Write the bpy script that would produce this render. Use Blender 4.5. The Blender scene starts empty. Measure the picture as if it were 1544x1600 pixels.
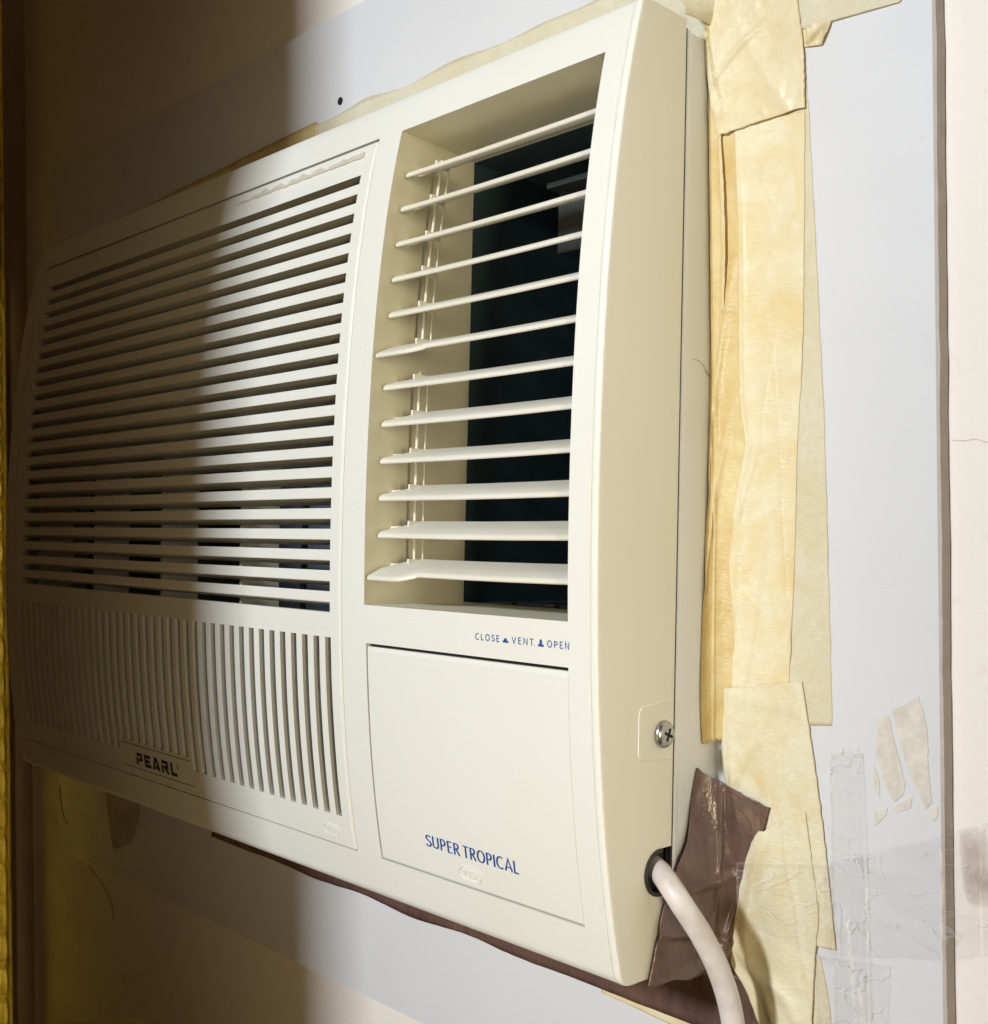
import bpy, bmesh, math, random
from mathutils import Vector, Matrix, noise
random.seed(7)
D = bpy.data
sc = bpy.context.scene
C = sc.collection
R = math.radians

# ------------------------------------------------------------------ camera
cam_d = D.cameras.new('camera'); cam = D.objects.new('camera', cam_d); C.objects.link(cam)
cam_d.sensor_fit = 'HORIZONTAL'; cam_d.sensor_width = 36.0; cam_d.lens = 36.0 * 1790 / 1544
cam_d.clip_start = 0.01; cam_d.clip_end = 50
cam.matrix_world = (Matrix.Translation((0.32, -0.455, 0.0)) @ Matrix.Rotation(R(46.1092), 4, 'Z')
                    @ Matrix.Rotation(R(90), 4, 'X') @ Matrix.Rotation(R(-0.63), 4, 'Z'))
sc.camera = cam

# ------------------------------------------------------------------ world, lamps, exposure
w = D.worlds.new('World'); sc.world = w; w.use_nodes = True
bg = w.node_tree.nodes['Background']
bg.inputs[0].default_value = (1.0, 0.60, 0.14, 1); bg.inputs[1].default_value = 0.05

def area(name, loc, target, sx, sy, power, col, spread=180):
    l = D.lights.new(name, 'AREA'); l.shape = 'RECTANGLE'; l.size = sx; l.size_y = sy
    l.energy = power; l.color = col; l.spread = R(spread)
    o = D.objects.new(name, l); C.objects.link(o); o.location = loc
    o.rotation_euler = (Vector(target) - Vector(loc)).to_track_quat('-Z', 'Y').to_euler()
    return o
area('ceiling_tube_lamp', (0.0296, -2.25, 0.86), (-0.1, 0, 0), 0.115, 0.26, 51.5, (0.93, 0.985, 1.05))
area('warm_side_fill', (1.0, -0.082, 0.02), (0.0, -0.06, 0), 0.03, 0.24, 0.6, (1.0, 0.87, 0.58))  # added grazing fill that brightens the unit's right cheek
area('amber_recess_fill', (0.58, -0.40, 0.02), (-0.09, -0.05, 0.02), 0.06, 0.62, 0.15, (1.0, 0.84, 0.54), 27)  # added narrow fill to lift the outlet recess and cheek
area('floor_bounce', (0.00, -1.85, -1.05), (-0.1, 0, 0), 0.40, 0.7, 5.5, (1.0, 0.74, 0.36))
area('frame_fill', (-0.55, -0.215, -0.15), (-0.82, -0.052, -0.15), 0.02, 0.75, 0.034, (1.0, 0.84, 0.50), 14)  # added out-of-view fill that brightens the gilded moulding
sc.view_settings.view_transform = 'Standard'; sc.view_settings.look = 'None'
sc.view_settings.exposure = 0.0; sc.view_settings.gamma = 1.0; sc.view_settings.use_curve_mapping = False
sc.render.engine = 'CYCLES'
sc.cycles.max_bounces = 6; sc.cycles.diffuse_bounces = 4; sc.cycles.glossy_bounces = 3; sc.cycles.transparent_max_bounces = 12

# ------------------------------------------------------------------ materials
class NT:
    def __init__(s, name):
        s.m = D.materials.new(name); s.m.use_nodes = True; s.t = s.m.node_tree
        s.b = s.t.nodes['Principled BSDF']; s.out = s.t.nodes['Material Output']
    def n(s, typ, **kw):
        x = s.t.nodes.new(typ)
        for k, v in kw.items():
            if k.startswith('i_'): x.inputs[int(k[2:]) if k[2:].isdigit() else k[2:].replace('_', ' ')].default_value = v
            else: setattr(x, k, v)
        return x
    def l(s, a, b): s.t.links.new(a, b)
    def coord(s, scale=(1, 1, 1), kind='Object'):
        tc = s.n('ShaderNodeTexCoord'); mp = s.n('ShaderNodeMapping'); mp.inputs['Scale'].default_value = scale
        s.l(tc.outputs[kind], mp.inputs[0]); return mp.outputs[0]
    def noise(s, vec, scale, detail=4, rough=.55, dist=0, cap=2.5):
        x = s.n('ShaderNodeTexNoise'); x.inputs['Scale'].default_value = scale; x.inputs['Detail'].default_value = min(detail, cap)
        x.inputs['Roughness'].default_value = rough; x.inputs['Distortion'].default_value = dist
        s.l(vec, x.inputs['Vector']); return x.outputs['Fac']
    def ramp(s, fac, stops):
        x = s.n('ShaderNodeValToRGB'); e = x.color_ramp.elements
        while len(e) < len(stops): e.new(.5)
        for el, (p, c) in zip(e, stops): el.position = p; el.color = c if len(c) == 4 else (*c, 1)
        s.l(fac, x.inputs[0]); return x.outputs[0]
    def mix(s, fac, a, b, mode='MIX'):
        x = s.n('ShaderNodeMix', data_type='RGBA', blend_type=mode)
        if hasattr(fac, 'links'): s.l(fac, x.inputs[0])
        else: x.inputs[0].default_value = fac
        for v, i in ((a, 6), (b, 7)):
            if hasattr(v, 'links'): s.l(v, x.inputs[i])
            else: x.inputs[i].default_value = (*v, 1) if len(v) == 3 else v
        return x.outputs[2]
    def bump(s, h, strength=.2, dist=.001):
        x = s.n('ShaderNodeBump'); x.inputs['Strength'].default_value = strength; x.inputs['Distance'].default_value = dist
        s.l(h, x.inputs['Height']); s.l(x.outputs[0], s.b.inputs['Normal']); return x
    def base(s, col):
        if hasattr(col, 'links'): s.l(col, s.b.inputs['Base Color'])
        else: s.b.inputs['Base Color'].default_value = (*col, 1)
    def rough(s, v):
        if hasattr(v, 'links'): s.l(v, s.b.inputs['Roughness'])
        else: s.b.inputs['Roughness'].default_value = v

def plastic(name, col, dirt=(.55, .48, .33), amount=.35, rough=.42):
    t = NT(name); v = t.coord()
    a = t.noise(v, 9, 5, .6); g = t.ramp(a, [(.42, (0, 0, 0)), (.72, (amount * 1.6,) * 3)])
    c = t.mix(g, col, tuple(x * y for x, y in zip(col, (.965, .95, .90))))
    sp = t.noise(v, 260, 2, .5); spm = t.ramp(sp, [(.70, (0, 0, 0)), (.76, (.5, .5, .5))])
    big = t.noise(v, 14, 2); bm = t.ramp(big, [(.5, (0, 0, 0)), (.66, (1, 1, 1))])
    c = t.mix(t.mix(1.0, spm, bm, 'MULTIPLY'), c, dirt)
    t.base(c)
    t.rough(rough + .02)
    f = t.noise(v, 1500, 0, .5); t.bump(f, .10, .0004)
    t.b.inputs['Specular IOR Level'].default_value = .4
    return t.m
M_white = plastic('ivory_plastic', (.80, .80, .74))
M_side = plastic('ivory_plastic_duct', (.86, .83, .67), amount=.6)
M_blade = plastic('ivory_plastic_dusty', (.80, .775, .67), amount=.9, rough=.38)

def simple(name, col, rough=.5, metal=0, var=.12, scale=60, bump=.1, bscale=500):
    t = NT(name); v = t.coord(); a = t.noise(v, scale, 4)
    t.base(t.mix(a, tuple(x * (1 - var) for x in col), tuple(min(1, x * (1 + var)) for x in col)))
    t.rough(rough); t.b.inputs['Metallic'].default_value = metal
    if bump: t.bump(t.noise(v, bscale, 3), bump, .0004)
    return t.m
M_cab = simple('painted_sheet_steel', (.79, .83, .90), .33, 0, .03, 20, .05, 800)
M_navy = simple('duct_foam', (.030, .058, .075), .8, 0, .4, 30, .3, 300)
M_dark = simple('dark_interior', (.020, .024, .028), .8, 0, .3)
M_rubber_shade = simple('black_grommet_shade', (.025, .022, .02), .5)  # rubber lining; also the dark pieces put in for seam and notch shade
M_blue = simple('blue_print', (.012, .075, .33), .5, 0, .1, 200, 0)
M_ink = simple('dark_blue_print', (.010, .012, .035), .4, 0, .1, 200, 0)
M_bracket = simple('grey_bracket', (.035, .04, .042), .5)
M_clip = simple('tan_clip', (.07, .06, .05), .5)
M_screw = simple('zinc_screw', (.45, .45, .43), .32, 1.0, .25, 900, .2, 1500)
M_brownedge = simple('raw_fibreboard_edge', (.50, .45, .40), .85, 0, .18, 120, .6, 700)
M_hole = simple('dark_hole', (.012, .011, .01), .9)
M_hair = simple('dark_thread', (.16, .13, .10), .8)

def coil_mat():
    t = NT('cooling_fins'); v = t.coord()
    wv = t.n('ShaderNodeTexWave', bands_direction='X'); wv.inputs['Scale'].default_value = 170; t.l(v, wv.inputs['Vector'])
    a = t.noise(v, 25, 4); a2 = t.mix(.5, wv.outputs[1], a)
    t.base(t.ramp(a2, [(.25, (.03, .045, .06)), (.75, (.14, .19, .25))])); t.rough(.5); t.bump(wv.outputs[1], .6, .001)
    t.b.inputs['Metallic'].default_value = .2
    return t.m
M_coil = coil_mat()

def board_mat():
    t = NT('laminated_board'); v = t.coord()
    a = t.noise(v, 6, 5, .6); c = t.mix(a, (.68, .685, .70), (.72, .72, .735))
    sp = t.noise(v, 170, 2); m = t.ramp(sp, [(.725, (0, 0, 0)), (.77, (.4, .4, .4))])
    c = t.mix(m, c, (.45, .42, .40)); t.base(c)
    t.rough(t.ramp(t.noise(v, 22, 3), [(.3, (.30,) * 3), (.7, (.44,) * 3)])); t.bump(t.noise(v, 240, 3), .05, .0006)
    return t.m
M_board = board_mat()

def wall_mat():
    t = NT('painted_plaster'); v = t.coord()
    a = t.noise(v, 4, 6, .6); c = t.mix(a, (.83, .77, .69), (.90, .845, .77))
    s2 = t.noise(v, 60, 5, .7); m = t.ramp(s2, [(.62, (0, 0, 0)), (.8, (.35, .35, .35))])
    t.base(t.mix(m, c, (.60, .52, .43))); t.rough(.62)
    b = t.mix(.5, t.noise(v, 30, 5, .6), t.noise(v, 300, 4, .6)); t.bump(b, .22, .0015)
    return t.m
M_wall = wall_mat()

def crepe(name, light, dark, alpha=.93, trans=.25, seed=0.0, amt=(.35, .72), rough=.34):
    """aged paper masking tape: fibrous, blotchy yellow, slightly see-through"""
    t = NT(name); v = t.coord()
    ad = t.n('ShaderNodeVectorMath', operation='ADD'); ad.inputs[1].default_value = (seed, seed * .7, seed * 1.3); t.l(v, ad.inputs[0]); v = ad.outputs[0]
    big = t.noise(v, 30, 5, .68, .9, 5)
    c = t.ramp(big, [(amt[0], light), (amt[1], dark)])
    fine = t.noise(v, 330, 4, .75, 0, 4); c = t.mix(t.ramp(fine, [(.40, (0, 0, 0)), (.68, (.6, .6, .6))]), c, tuple(x * y for x, y in zip(light, (.90, .86, .74))))
    at = t.n('ShaderNodeAttribute'); at.attribute_name = 'edge'
    c = t.mix(t.ramp(at.outputs['Fac'], [(0.0, (0, 0, 0)), (1.0, (.38, .38, .38))]), c, tuple(x * y for x, y in zip(dark, (.93, .84, .62))))
    t.base(c); t.rough(t.ramp(t.noise(v, 60, 3), [(.3, (rough - .08,) * 3), (.7, (rough + .2,) * 3)]))
    mp = t.n('ShaderNodeMapping'); mp.inputs['Scale'].default_value = (1, 1, 3.2); t.l(v, mp.inputs[0])
    h = t.mix(.5, t.noise(mp.outputs[0], 300, 4, .65), t.noise(v, 130, 3, .65)); t.bump(h, .8, .0008)
    tl = t.n('ShaderNodeBsdfTranslucent'); t.l(c, tl.inputs[0])
    mx = t.n('ShaderNodeMixShader'); mx.inputs[0].default_value = trans; t.l(t.b.outputs[0], mx.inputs[1]); t.l(tl.outputs[0], mx.inputs[2])
    tr = t.n('ShaderNodeBsdfTransparent'); m2 = t.n('ShaderNodeMixShader'); m2.inputs[0].default_value = alpha
    t.l(tr.outputs[0], m2.inputs[1]); t.l(mx.outputs[0], m2.inputs[2]); t.l(m2.outputs[0], t.out.inputs[0])
    return t.m
M_tapeA = crepe('aged_masking_tape', (.95, .88, .65), (.90, .72, .36), .95, .15, 0.0, (.40, .66))
M_tapeB = crepe('aged_masking_tape_pale', (.94, .90, .73), (.90, .80, .52), .74, .2, 2.3, (.45, .80))
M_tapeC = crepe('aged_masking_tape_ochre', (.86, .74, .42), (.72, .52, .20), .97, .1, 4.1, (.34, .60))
M_tapeD = crepe('aged_masking_tape_upper', (.91, .83, .60), (.84, .69, .40), .96, .12, 6.7, (.38, .66))
M_tapeE = crepe('aged_masking_tape_lower', (.95, .90, .70), (.87, .72, .40), .88, .15, 9.2, (.44, .66))

def browntape():
    t = NT('brown_parcel_tape'); v = t.coord()
    a = t.noise(v, 26, 5, .6, .5); mp = t.n('ShaderNodeMapping'); mp.inputs['Scale'].default_value = (3.0, 3.0, .5); t.l(v, mp.inputs[0])
    st = t.noise(mp.outputs[0], 90, 3)
    c = t.ramp(t.mix(.5, a, st), [(.30, (.085, .050, .042)), (.55, (.135, .078, .062)), (.75, (.20, .10, .068))])
    rn = t.noise(v, 60, 3, .6, 1.5, 3); ab = t.n('ShaderNodeMath', operation='SUBTRACT'); t.l(rn, ab.inputs[0]); ab.inputs[1].default_value = .5
    a2 = t.n('ShaderNodeMath', operation='ABSOLUTE'); t.l(ab.outputs[0], a2.inputs[0]); rid = t.ramp(a2.outputs[0], [(0.0, (1, 1, 1)), (.05, (0, 0, 0))])
    t.base(c); t.rough(t.ramp(t.noise(v, 70, 3), [(.3, (.22,) * 3), (.7, (.38,) * 3)])); t.bump(t.mix(.35, rid, st), .22, .0005)
    t.b.inputs['Specular IOR Level'].default_value = .7
    return t.m
M_brown = browntape()

def cleartape(name, lo=.93, hi=1.0):
    t = NT(name); v = t.coord()
    mp = t.n('ShaderNodeMapping'); mp.inputs['Scale'].default_value = (.7, 1, 1.8); t.l(v, mp.inputs[0])
    n1 = t.noise(mp.outputs[0], 55, 3, .6, 1.2)
    tr = t.n('ShaderNodeBsdfTransparent'); t.l(t.ramp(n1, [(.30, (lo, lo * .995, lo * .99)), (.62, (hi, hi, hi))]), tr.inputs[0])
    t.b.inputs['Base Color'].default_value = (.85, .84, .84, 1); t.rough(.12)
    b = t.bump(t.mix(.35, n1, t.noise(v, 230, 2)), .40, .0010)
    gl = t.n('ShaderNodeBsdfGlossy'); gl.inputs['Roughness'].default_value = .16; t.l(b.outputs[0], gl.inputs['Normal'])
    at = t.n('ShaderNodeAttribute'); at.attribute_name = 'edge'
    rn = t.noise(mp.outputs[0], 20, 3, .55, 1.4, 3); ab = t.n('ShaderNodeMath', operation='SUBTRACT'); t.l(rn, ab.inputs[0]); ab.inputs[1].default_value = .5
    a2 = t.n('ShaderNodeMath', operation='ABSOLUTE'); t.l(ab.outputs[0], a2.inputs[0])
    cr = t.ramp(a2.outputs[0], [(0.0, (.34, .34, .34)), (.008, (.015, .015, .015))])
    ed = t.n('ShaderNodeMath', operation='MULTIPLY_ADD'); t.l(at.outputs['Fac'], ed.inputs[0]); ed.inputs[1].default_value = .22; t.l(cr, ed.inputs[2])
    m1 = t.n('ShaderNodeMixShader'); t.l(ed.outputs[0], m1.inputs[0]); t.l(tr.outputs[0], m1.inputs[1]); t.l(t.b.outputs[0], m1.inputs[2])
    m2 = t.n('ShaderNodeMixShader'); m2.inputs[0].default_value = .035; t.l(m1.outputs[0], m2.inputs[1]); t.l(gl.outputs[0], m2.inputs[2]); t.l(m2.outputs[0], t.out.inputs[0])
    return t.m
M_clear = cleartape('clear_parcel_tape', .988)
M_clear2 = cleartape('clear_parcel_tape_dull', .965, 1.0)

def paper():
    t = NT('torn_paper_residue'); v = t.coord()
    a = t.noise(v, 120, 5, .7); t.base(t.ramp(a, [(.3, (.60, .55, .47)), (.7, (.76, .72, .63))])); t.rough(.9); t.bump(a, .5, .0008)
    return t.m
M_paper = paper()
M_stain = simple('grubby_glue_stain', (.50, .43, .36), .7, 0, .35, 70, .2)

def cable_mat():
    t = NT('white_cable_sheath'); v = t.coord(); a = t.noise(v, 55, 5, .65); s = t.noise(v, 700, 3)
    c = t.ramp(a, [(.36, (.74, .70, .68)), (.70, (.56, .50, .45))])
    t.base(t.mix(t.ramp(s, [(.6, (0, 0, 0)), (.8, (.4, .4, .4))]), c, (.46, .41, .37))); t.rough(.42); t.bump(s, .12, .0005)
    return t.m
M_cable = cable_mat()

def gold_mat():
    t = NT('gilded_wood'); v = t.coord()
    mp = t.n('ShaderNodeMapping'); mp.inputs['Scale'].default_value = (1, 2.5, .6); t.l(v, mp.inputs[0])
    a = t.noise(mp.outputs[0], 75, 5, .7, 0, 4); c = t.ramp(a, [(.30, (.20, .11, .006)), (.42, (.72, .52, .05)), (.72, (.95, .78, .12))])
    t.base(c); t.rough(.55); t.b.inputs['Metallic'].default_value = .45; t.bump(a, .18, .002)
    return t.m
M_gold = gold_mat()

# ------------------------------------------------------------------ mesh helpers
def obj(name, vs, fs, mat, parent=None, smooth=False, angle=35, **props):
    me = D.meshes.new(name); me.from_pydata([tuple(v) for v in vs], [], fs); me.validate()
    bm = bmesh.new(); bm.from_mesh(me); bmesh.ops.recalc_face_normals(bm, faces=bm.faces); bm.to_mesh(me); bm.free()
    if smooth:
        me.shade_smooth(); me.set_sharp_from_angle(angle=R(angle))
    me.materials.append(mat)
    o = D.objects.new(name, me); C.objects.link(o)
    if parent: o.parent = parent
    for k, v in props.items(): o[k] = v
    return o
def box(x0, x1, y0, y1, z0, z1):
    v = [(x, y, z) for x in (x0, x1) for y in (y0, y1) for z in (z0, z1)]
    f = [(0, 1, 3, 2), (4, 6, 7, 5), (0, 4, 5, 1), (2, 3, 7, 6), (0, 2, 6, 4), (1, 5, 7, 3)]
    return v, f
def merge(parts):
    V, F = [], []
    for v, f in parts:
        o = len(V); V += list(v); F += [tuple(i + o for i in q) for q in f]
    return V, F
def lathe_tube(path, rad, seg=14, cap=True):
    """tube round a 3D polyline; rad number or list"""
    P = [Vector(p) for p in path]; V, F = [], []
    up = Vector((0.3, -1, .2)).normalized()
    for i, p in enumerate(P):
        t = (P[min(i + 1, len(P) - 1)] - P[max(i - 1, 0)]).normalized()
        a = t.cross(up).normalized(); b = a.cross(t).normalized()
        r = rad[i] if isinstance(rad, (list, tuple)) else rad
        for k in range(seg):
            q = 2 * math.pi * k / seg; V.append(p + a * r * math.cos(q) + b * r * math.sin(q))
    for i in range(len(P) - 1):
        for k in range(seg):
            F.append((i * seg + k, i * seg + (k + 1) % seg, (i + 1) * seg + (k + 1) % seg, (i + 1) * seg + k))
    if cap: F.append(tuple(range(seg))); F.append(tuple((len(P) - 1) * seg + k for k in range(seg)))
    return V, F
def spline(pts, n):
    P = [Vector(p) for p in pts]; out = []; m = len(P) - 1
    for i in range(m):
        p0 = P[max(i - 1, 0)]; p1 = P[i]; p2 = P[i + 1]; p3 = P[min(i + 2, m)]
        for k in range(n):
            t = k / n
            out.append(.5 * ((2 * p1) + (p2 - p0) * t + (2 * p0 - 5 * p1 + 4 * p2 - p3) * t * t + (3 * p1 - p0 - 3 * p2 + p3) * t ** 3))
    out.append(P[-1]); return out
def poly_at(pts, t):
    """point at parameter t (by arc length) along a polyline"""
    P = [Vector(p) for p in pts]; L = [(P[i + 1] - P[i]).length for i in range(len(P) - 1)]; T = sum(L); d = t * T
    for i, l in enumerate(L):
        if d <= l or i == len(L) - 1: return P[i].lerp(P[i + 1], min(1, d / l if l else 0))
        d -= l
def empty(name, loc=(0, 0, 0), **props):
    o = D.objects.new(name, None); C.objects.link(o); o.location = loc; o.empty_display_size = .02
    for k, v in props.items(): o[k] = v
    return o

# ================================================================== SETTING
WY = 0.0075                      # plaster plane; the board's face is y = 0
HX0, HX1, HZ0, HZ1 = -.648, -.0017, -.205, .227     # hole through board and wall for the unit
def holed_sheet(x0, x1, z0, z1, y0, y1):
    xs = [x0, HX0, HX1, x1]; zs = [z0, HZ0, HZ1, z1]; parts = []
    V, F = [], []
    for y in (y0, y1):
        for z in zs:
            for x in xs: V.append((x, y, z))
    id_ = lambda k, j, i: k * 16 + j * 4 + i
    for k in (0, 1):
        for j in range(3):
            for i in range(3):
                if i == 1 and j == 1: continue
                F.append((id_(k, j, i), id_(k, j, i + 1), id_(k, j + 1, i + 1), id_(k, j + 1, i)))
    for a, b in [((0, 0), (0, 1)), ((0, 1), (0, 2)), ((0, 2), (0, 3)), ((3, 0), (3, 1)), ((3, 1), (3, 2)), ((3, 2), (3, 3)),
                 ((0, 0), (1, 0)), ((1, 0), (2, 0)), ((2, 0), (3, 0)), ((0, 3), (1, 3)), ((1, 3), (2, 3)), ((2, 3), (3, 3)),
                 ((1, 1), (1, 2)), ((1, 2), (2, 2)), ((2, 2), (2, 1)), ((2, 1), (1, 1))]:
        F.append((id_(0, *a), id_(0, *b), id_(1, *b), id_(1, *a)))
    return V, F
v, f = holed_sheet(-.835, .9, -.95, .95, WY, .14)
obj('wall', v, f, M_wall, kind='structure')
obj('side_wall', *box(-.90, -.835, -2.6, .14, -.95, .95), simple('brown_side_wall_paint', (.30, .20, .12), .7, 0, .15, 20, .2, 200), kind='structure')
# unseen wardrobe-like blocker added behind the camera; its edge shadows the unit's left half
M_wood = simple('blocker_dark_wood', (.10, .055, .03), .5, 0, .3, 20, .1)
obj('shadow_blocker', *box(-.835, -.175, -1.25, -.93, -1.4, 1.4), M_wood, kind='structure')

board = empty('wall_board', (-.3, 0, -.31), label='white laminated board on the wall behind the air conditioner', category='board')
v, f = holed_sheet(-.757, .1095, -.3145, .331, 0, WY - .0006)
v = [(x + .3, y, z + .31) for x, y, z in v]
obj('panel', v, f, M_board, board)
# raw sawn edge on the right, slightly uneven
ev, ef = [], []
n = 60
for i in range(n + 1):
    z = -.3145 + .6455 * i / n; e = .0005 * noise.noise((0, 3.1, z * 40)) + .0003 * noise.noise((9, 3.1, z * 170))
    for y, dx in ((-.0003, 0), (WY - .0003, .0)):
        ev.append((.1097 + e + .3 + dx + .0004, y, z + .31)); 
for i in range(n): ef.append((2 * i, 2 * i + 1, 2 * i + 3, 2 * i + 2))
m_ = len(ev)
for i in range(n + 1): ev.append((.1085 + .3, -.0003, -.3145 + .6455 * i / n + .31))
for i in range(n): ef.append((2 * i, 2 * i + 2, m_ + i + 1, m_ + i))
obj('sawn_edge', ev, ef, M_brownedge, board, label='brown sawn right edge of the board')
v, f = lathe_tube([(-.2954 + .3, -.0004, .2733 + .31), (-.2954 + .3, .0, .2733 + .31)], .0026, 16)
obj('nail_hole', v, f, M_hole, board)
cr = spline([(.1113, WY - .0002, .0274), (.117, WY - .0002, .0270), (.121, WY - .0002, .0274), (.1275, WY - .0002, .0256), (.14, WY - .0002, .0262)], 5)
v, f = [], []
for i, p in enumerate(cr):
    q = .00022 * (1 + .6 * noise.noise((p.x * 300, 0, 1))); v += [(p.x, p.y, p.z - q), (p.x, p.y, p.z + q)]
f = [(2 * i, 2 * i + 1, 2 * i + 3, 2 * i + 2) for i in range(len(cr) - 1)]
obj('hairline_crack', v, f, simple('crack_shadow', (.66, .59, .52), .8), D.objects['wall'])

# ================================================================== AIR CONDITIONER
ac = empty('air_conditioner', (0, -.0305, 0), label='ivory window air conditioner with louvred outlet and slatted intake grille', category='air conditioner')
ac.rotation_euler = (R(-2.8), 0, 0)
PC = (3.4751, -0.1448, 0.3184, -0.0033, -0.0553)
def pf(z):
    r = 0
    for c in PC: r = r * z + c
    return r
ZB, ZT, XL = -.2085, .2285, -.653
def prof(z):                      # face profile with rounded lower and upper lips
    y = pf(z)
    rb = .0045
    if z < ZB + rb: t = (ZB + rb - z) / rb; y += rb * (1 - math.sqrt(max(0, 1 - t * t)))
    rt = .003
    if z > ZT - rt: t = (z - ZT + rt) / rt; y += rt * (1 - math.sqrt(max(0, 1 - t * t)))
    return y
OX0, OX1, OZ0, OZ1 = -.1615, -.0168, -.0507, .2060      # louvre opening
GX0, GX1, GZ0, GZ1 = -.6335, -.1812, -.1858, .2068      # grille seat
DX0, DX1, DZ0, DZ1 = -.1603, -.0168, -.1853, -.0707     # control door seat

# --- front panel
zs = sorted(set([ZB, ZB + .0003, ZB + .001, ZB + .002, ZB + .0032, ZB + .0045, ZT, ZT - .0004, ZT - .0012, ZT - .003, OZ0, OZ1, GZ0, GZ1, DZ0, DZ1]
                + [round(-.203 + .0065 * i, 4) for i in range(66) if -.203 + .0065 * i < .2255]))
zs = [z for i, z in enumerate(zs) if i == 0 or z - zs[i - 1] > .00025]
xr = [(-.0046, 0), (-.0041, .0008), (-.0036, .0008), (-.0031, -.0003), (-.0014, -.0003), (-.0006, .0), (-.0002, .0004), (0, .0011), (0, .0022)]
xl = [(XL, .0030), (XL + .0003, .0016), (XL + .001, .0008), (XL + .003, 0)]
xm = [GX0, -.60, -.52, -.44, -.36, -.28, -.22, GX1, OX0, DX0, -.12, -.08, -.045, OX1]
cols = xl + [(x, 0) for x in sorted(xm)] + xr
def inside(x, z):
    return (OX0 < x < OX1 and OZ0 < z < OZ1) or (GX0 < x < GX1 and GZ0 < z < GZ1) or (DX0 < x < DX1 and DZ0 < z < DZ1)
V, F = [], []
nz = len(zs)
for (x, off) in cols:
    for z in zs: V.append((x, prof(z) + off, z))
for i in range(len(cols) - 1):
    for j in range(nz - 1):
        if inside((cols[i][0] + cols[i + 1][0]) / 2, (zs[j] + zs[j + 1]) / 2): continue
        F.append((i * nz + j, (i + 1) * nz + j, (i + 1) * nz + j + 1, i * nz + j + 1))
# right cheek, with the cable notch in its rear edge
HC = (-.0085, -.1630, .0105)     # notch centre y, z, radius
b0 = len(V); last = (len(cols) - 1) * nz
def rear(z):
    d = abs(z - HC[1])
    return HC[0] - math.sqrt(HC[2] ** 2 - d * d) if d < HC[2] else 0.0
zr = []
for z in zs: V.append((0, 0, z))
for j in range(nz - 1):
    za, zb_ = zs[j], zs[j + 1]
    if zb_ < HC[1] - HC[2] or za > HC[1] + HC[2]:
        F.append((last + j, b0 + j, b0 + j + 1, last + j + 1))
# notch zone
jn = [j for j in range(nz) if not (zs[min(j + 1, nz - 1)] < HC[1] - HC[2] or zs[j] > HC[1] + HC[2])]
j0, j1 = jn[0], jn[-1] + 1
zz = [zs[j0], HC[1] - HC[2] - 1e-5] + [HC[1] - HC[2] * math.cos(math.pi * k / 20) for k in range(21)] + [HC[1] + HC[2] + 1e-5, zs[j1]]
st = len(V)
for z in zz:
    V.append((0, prof(z) + .0022, z)); V.append((0, rear(z) if abs(z - HC[1]) < HC[2] - 1e-7 else HC[0] if abs(abs(z - HC[1]) - HC[2]) < 1e-7 else 0, z))
# close the flat bits of the notch's mouth
for k in range(len(zz) - 1): F.append((st + 2 * k, st + 2 * k + 1, st + 2 * k + 3, st + 2 * k + 2))
for a, zc in ((st + 3, zz[0]), (st + 2 * 21 + 1, zz[-1])):
    pass
# notch rim thickness
s2 = len(V)
for k in range(2, 23): V.append((-.004, V[st + 2 * k + 1][1], zz[k]))
for k in range(20): F.append((st + 2 * (k + 2) + 1, st + 2 * (k + 3) + 1, s2 + k + 1, s2 + k))
# left cheek, top and bottom skirts
b1 = len(V)
for z in zs: V.append((XL, 0, z))
for j in range(nz - 1): F.append((j, j + 1, b1 + j + 1, b1 + j))
tb = len(V)
for (x, off) in cols: V += [(x, 0, ZB), (x, 0, ZT)]
for i in range(len(cols) - 1):
    F.append((i * nz, (i + 1) * nz, tb + 2 * i + 2, tb + 2 * i)); F.append((i * nz + nz - 1, (i + 1) * nz + nz - 1, tb + 2 * i + 3, tb + 2 * i + 1))
# return walls of the grille seat and door seat
def seat(x0, x1, z0, z1, depth, floor):
    Z = [z for z in zs if z0 - 1e-6 <= z <= z1 + 1e-6]; p = len(V); m = len(Z)
    for x in (x0, x1):
        for z in Z: V.append((x, prof(z), z)); 
        for z in Z: V.append((x, prof(z) + depth, z))
    for s in (0, 2 * m):
        for j in range(m - 1): F.append((p + s + j, p + s + j + 1, p + s + m + j + 1, p + s + m + j))
    for j in (0, m - 1): F.append((p + j, p + 2 * m + j, p + 3 * m + j, p + m + j))
    if floor:
        for j in range(m - 1): F.append((p + m + j, p + 3 * m + j, p + 3 * m + j + 1, p + m + j + 1))
seat(GX0, GX1, GZ0, GZ1, .006, False)
seat(DX0, DX1, DZ0, DZ1, .0045, True)
obj('front_panel', V, F, M_white, ac, smooth=True, angle=28)

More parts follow.
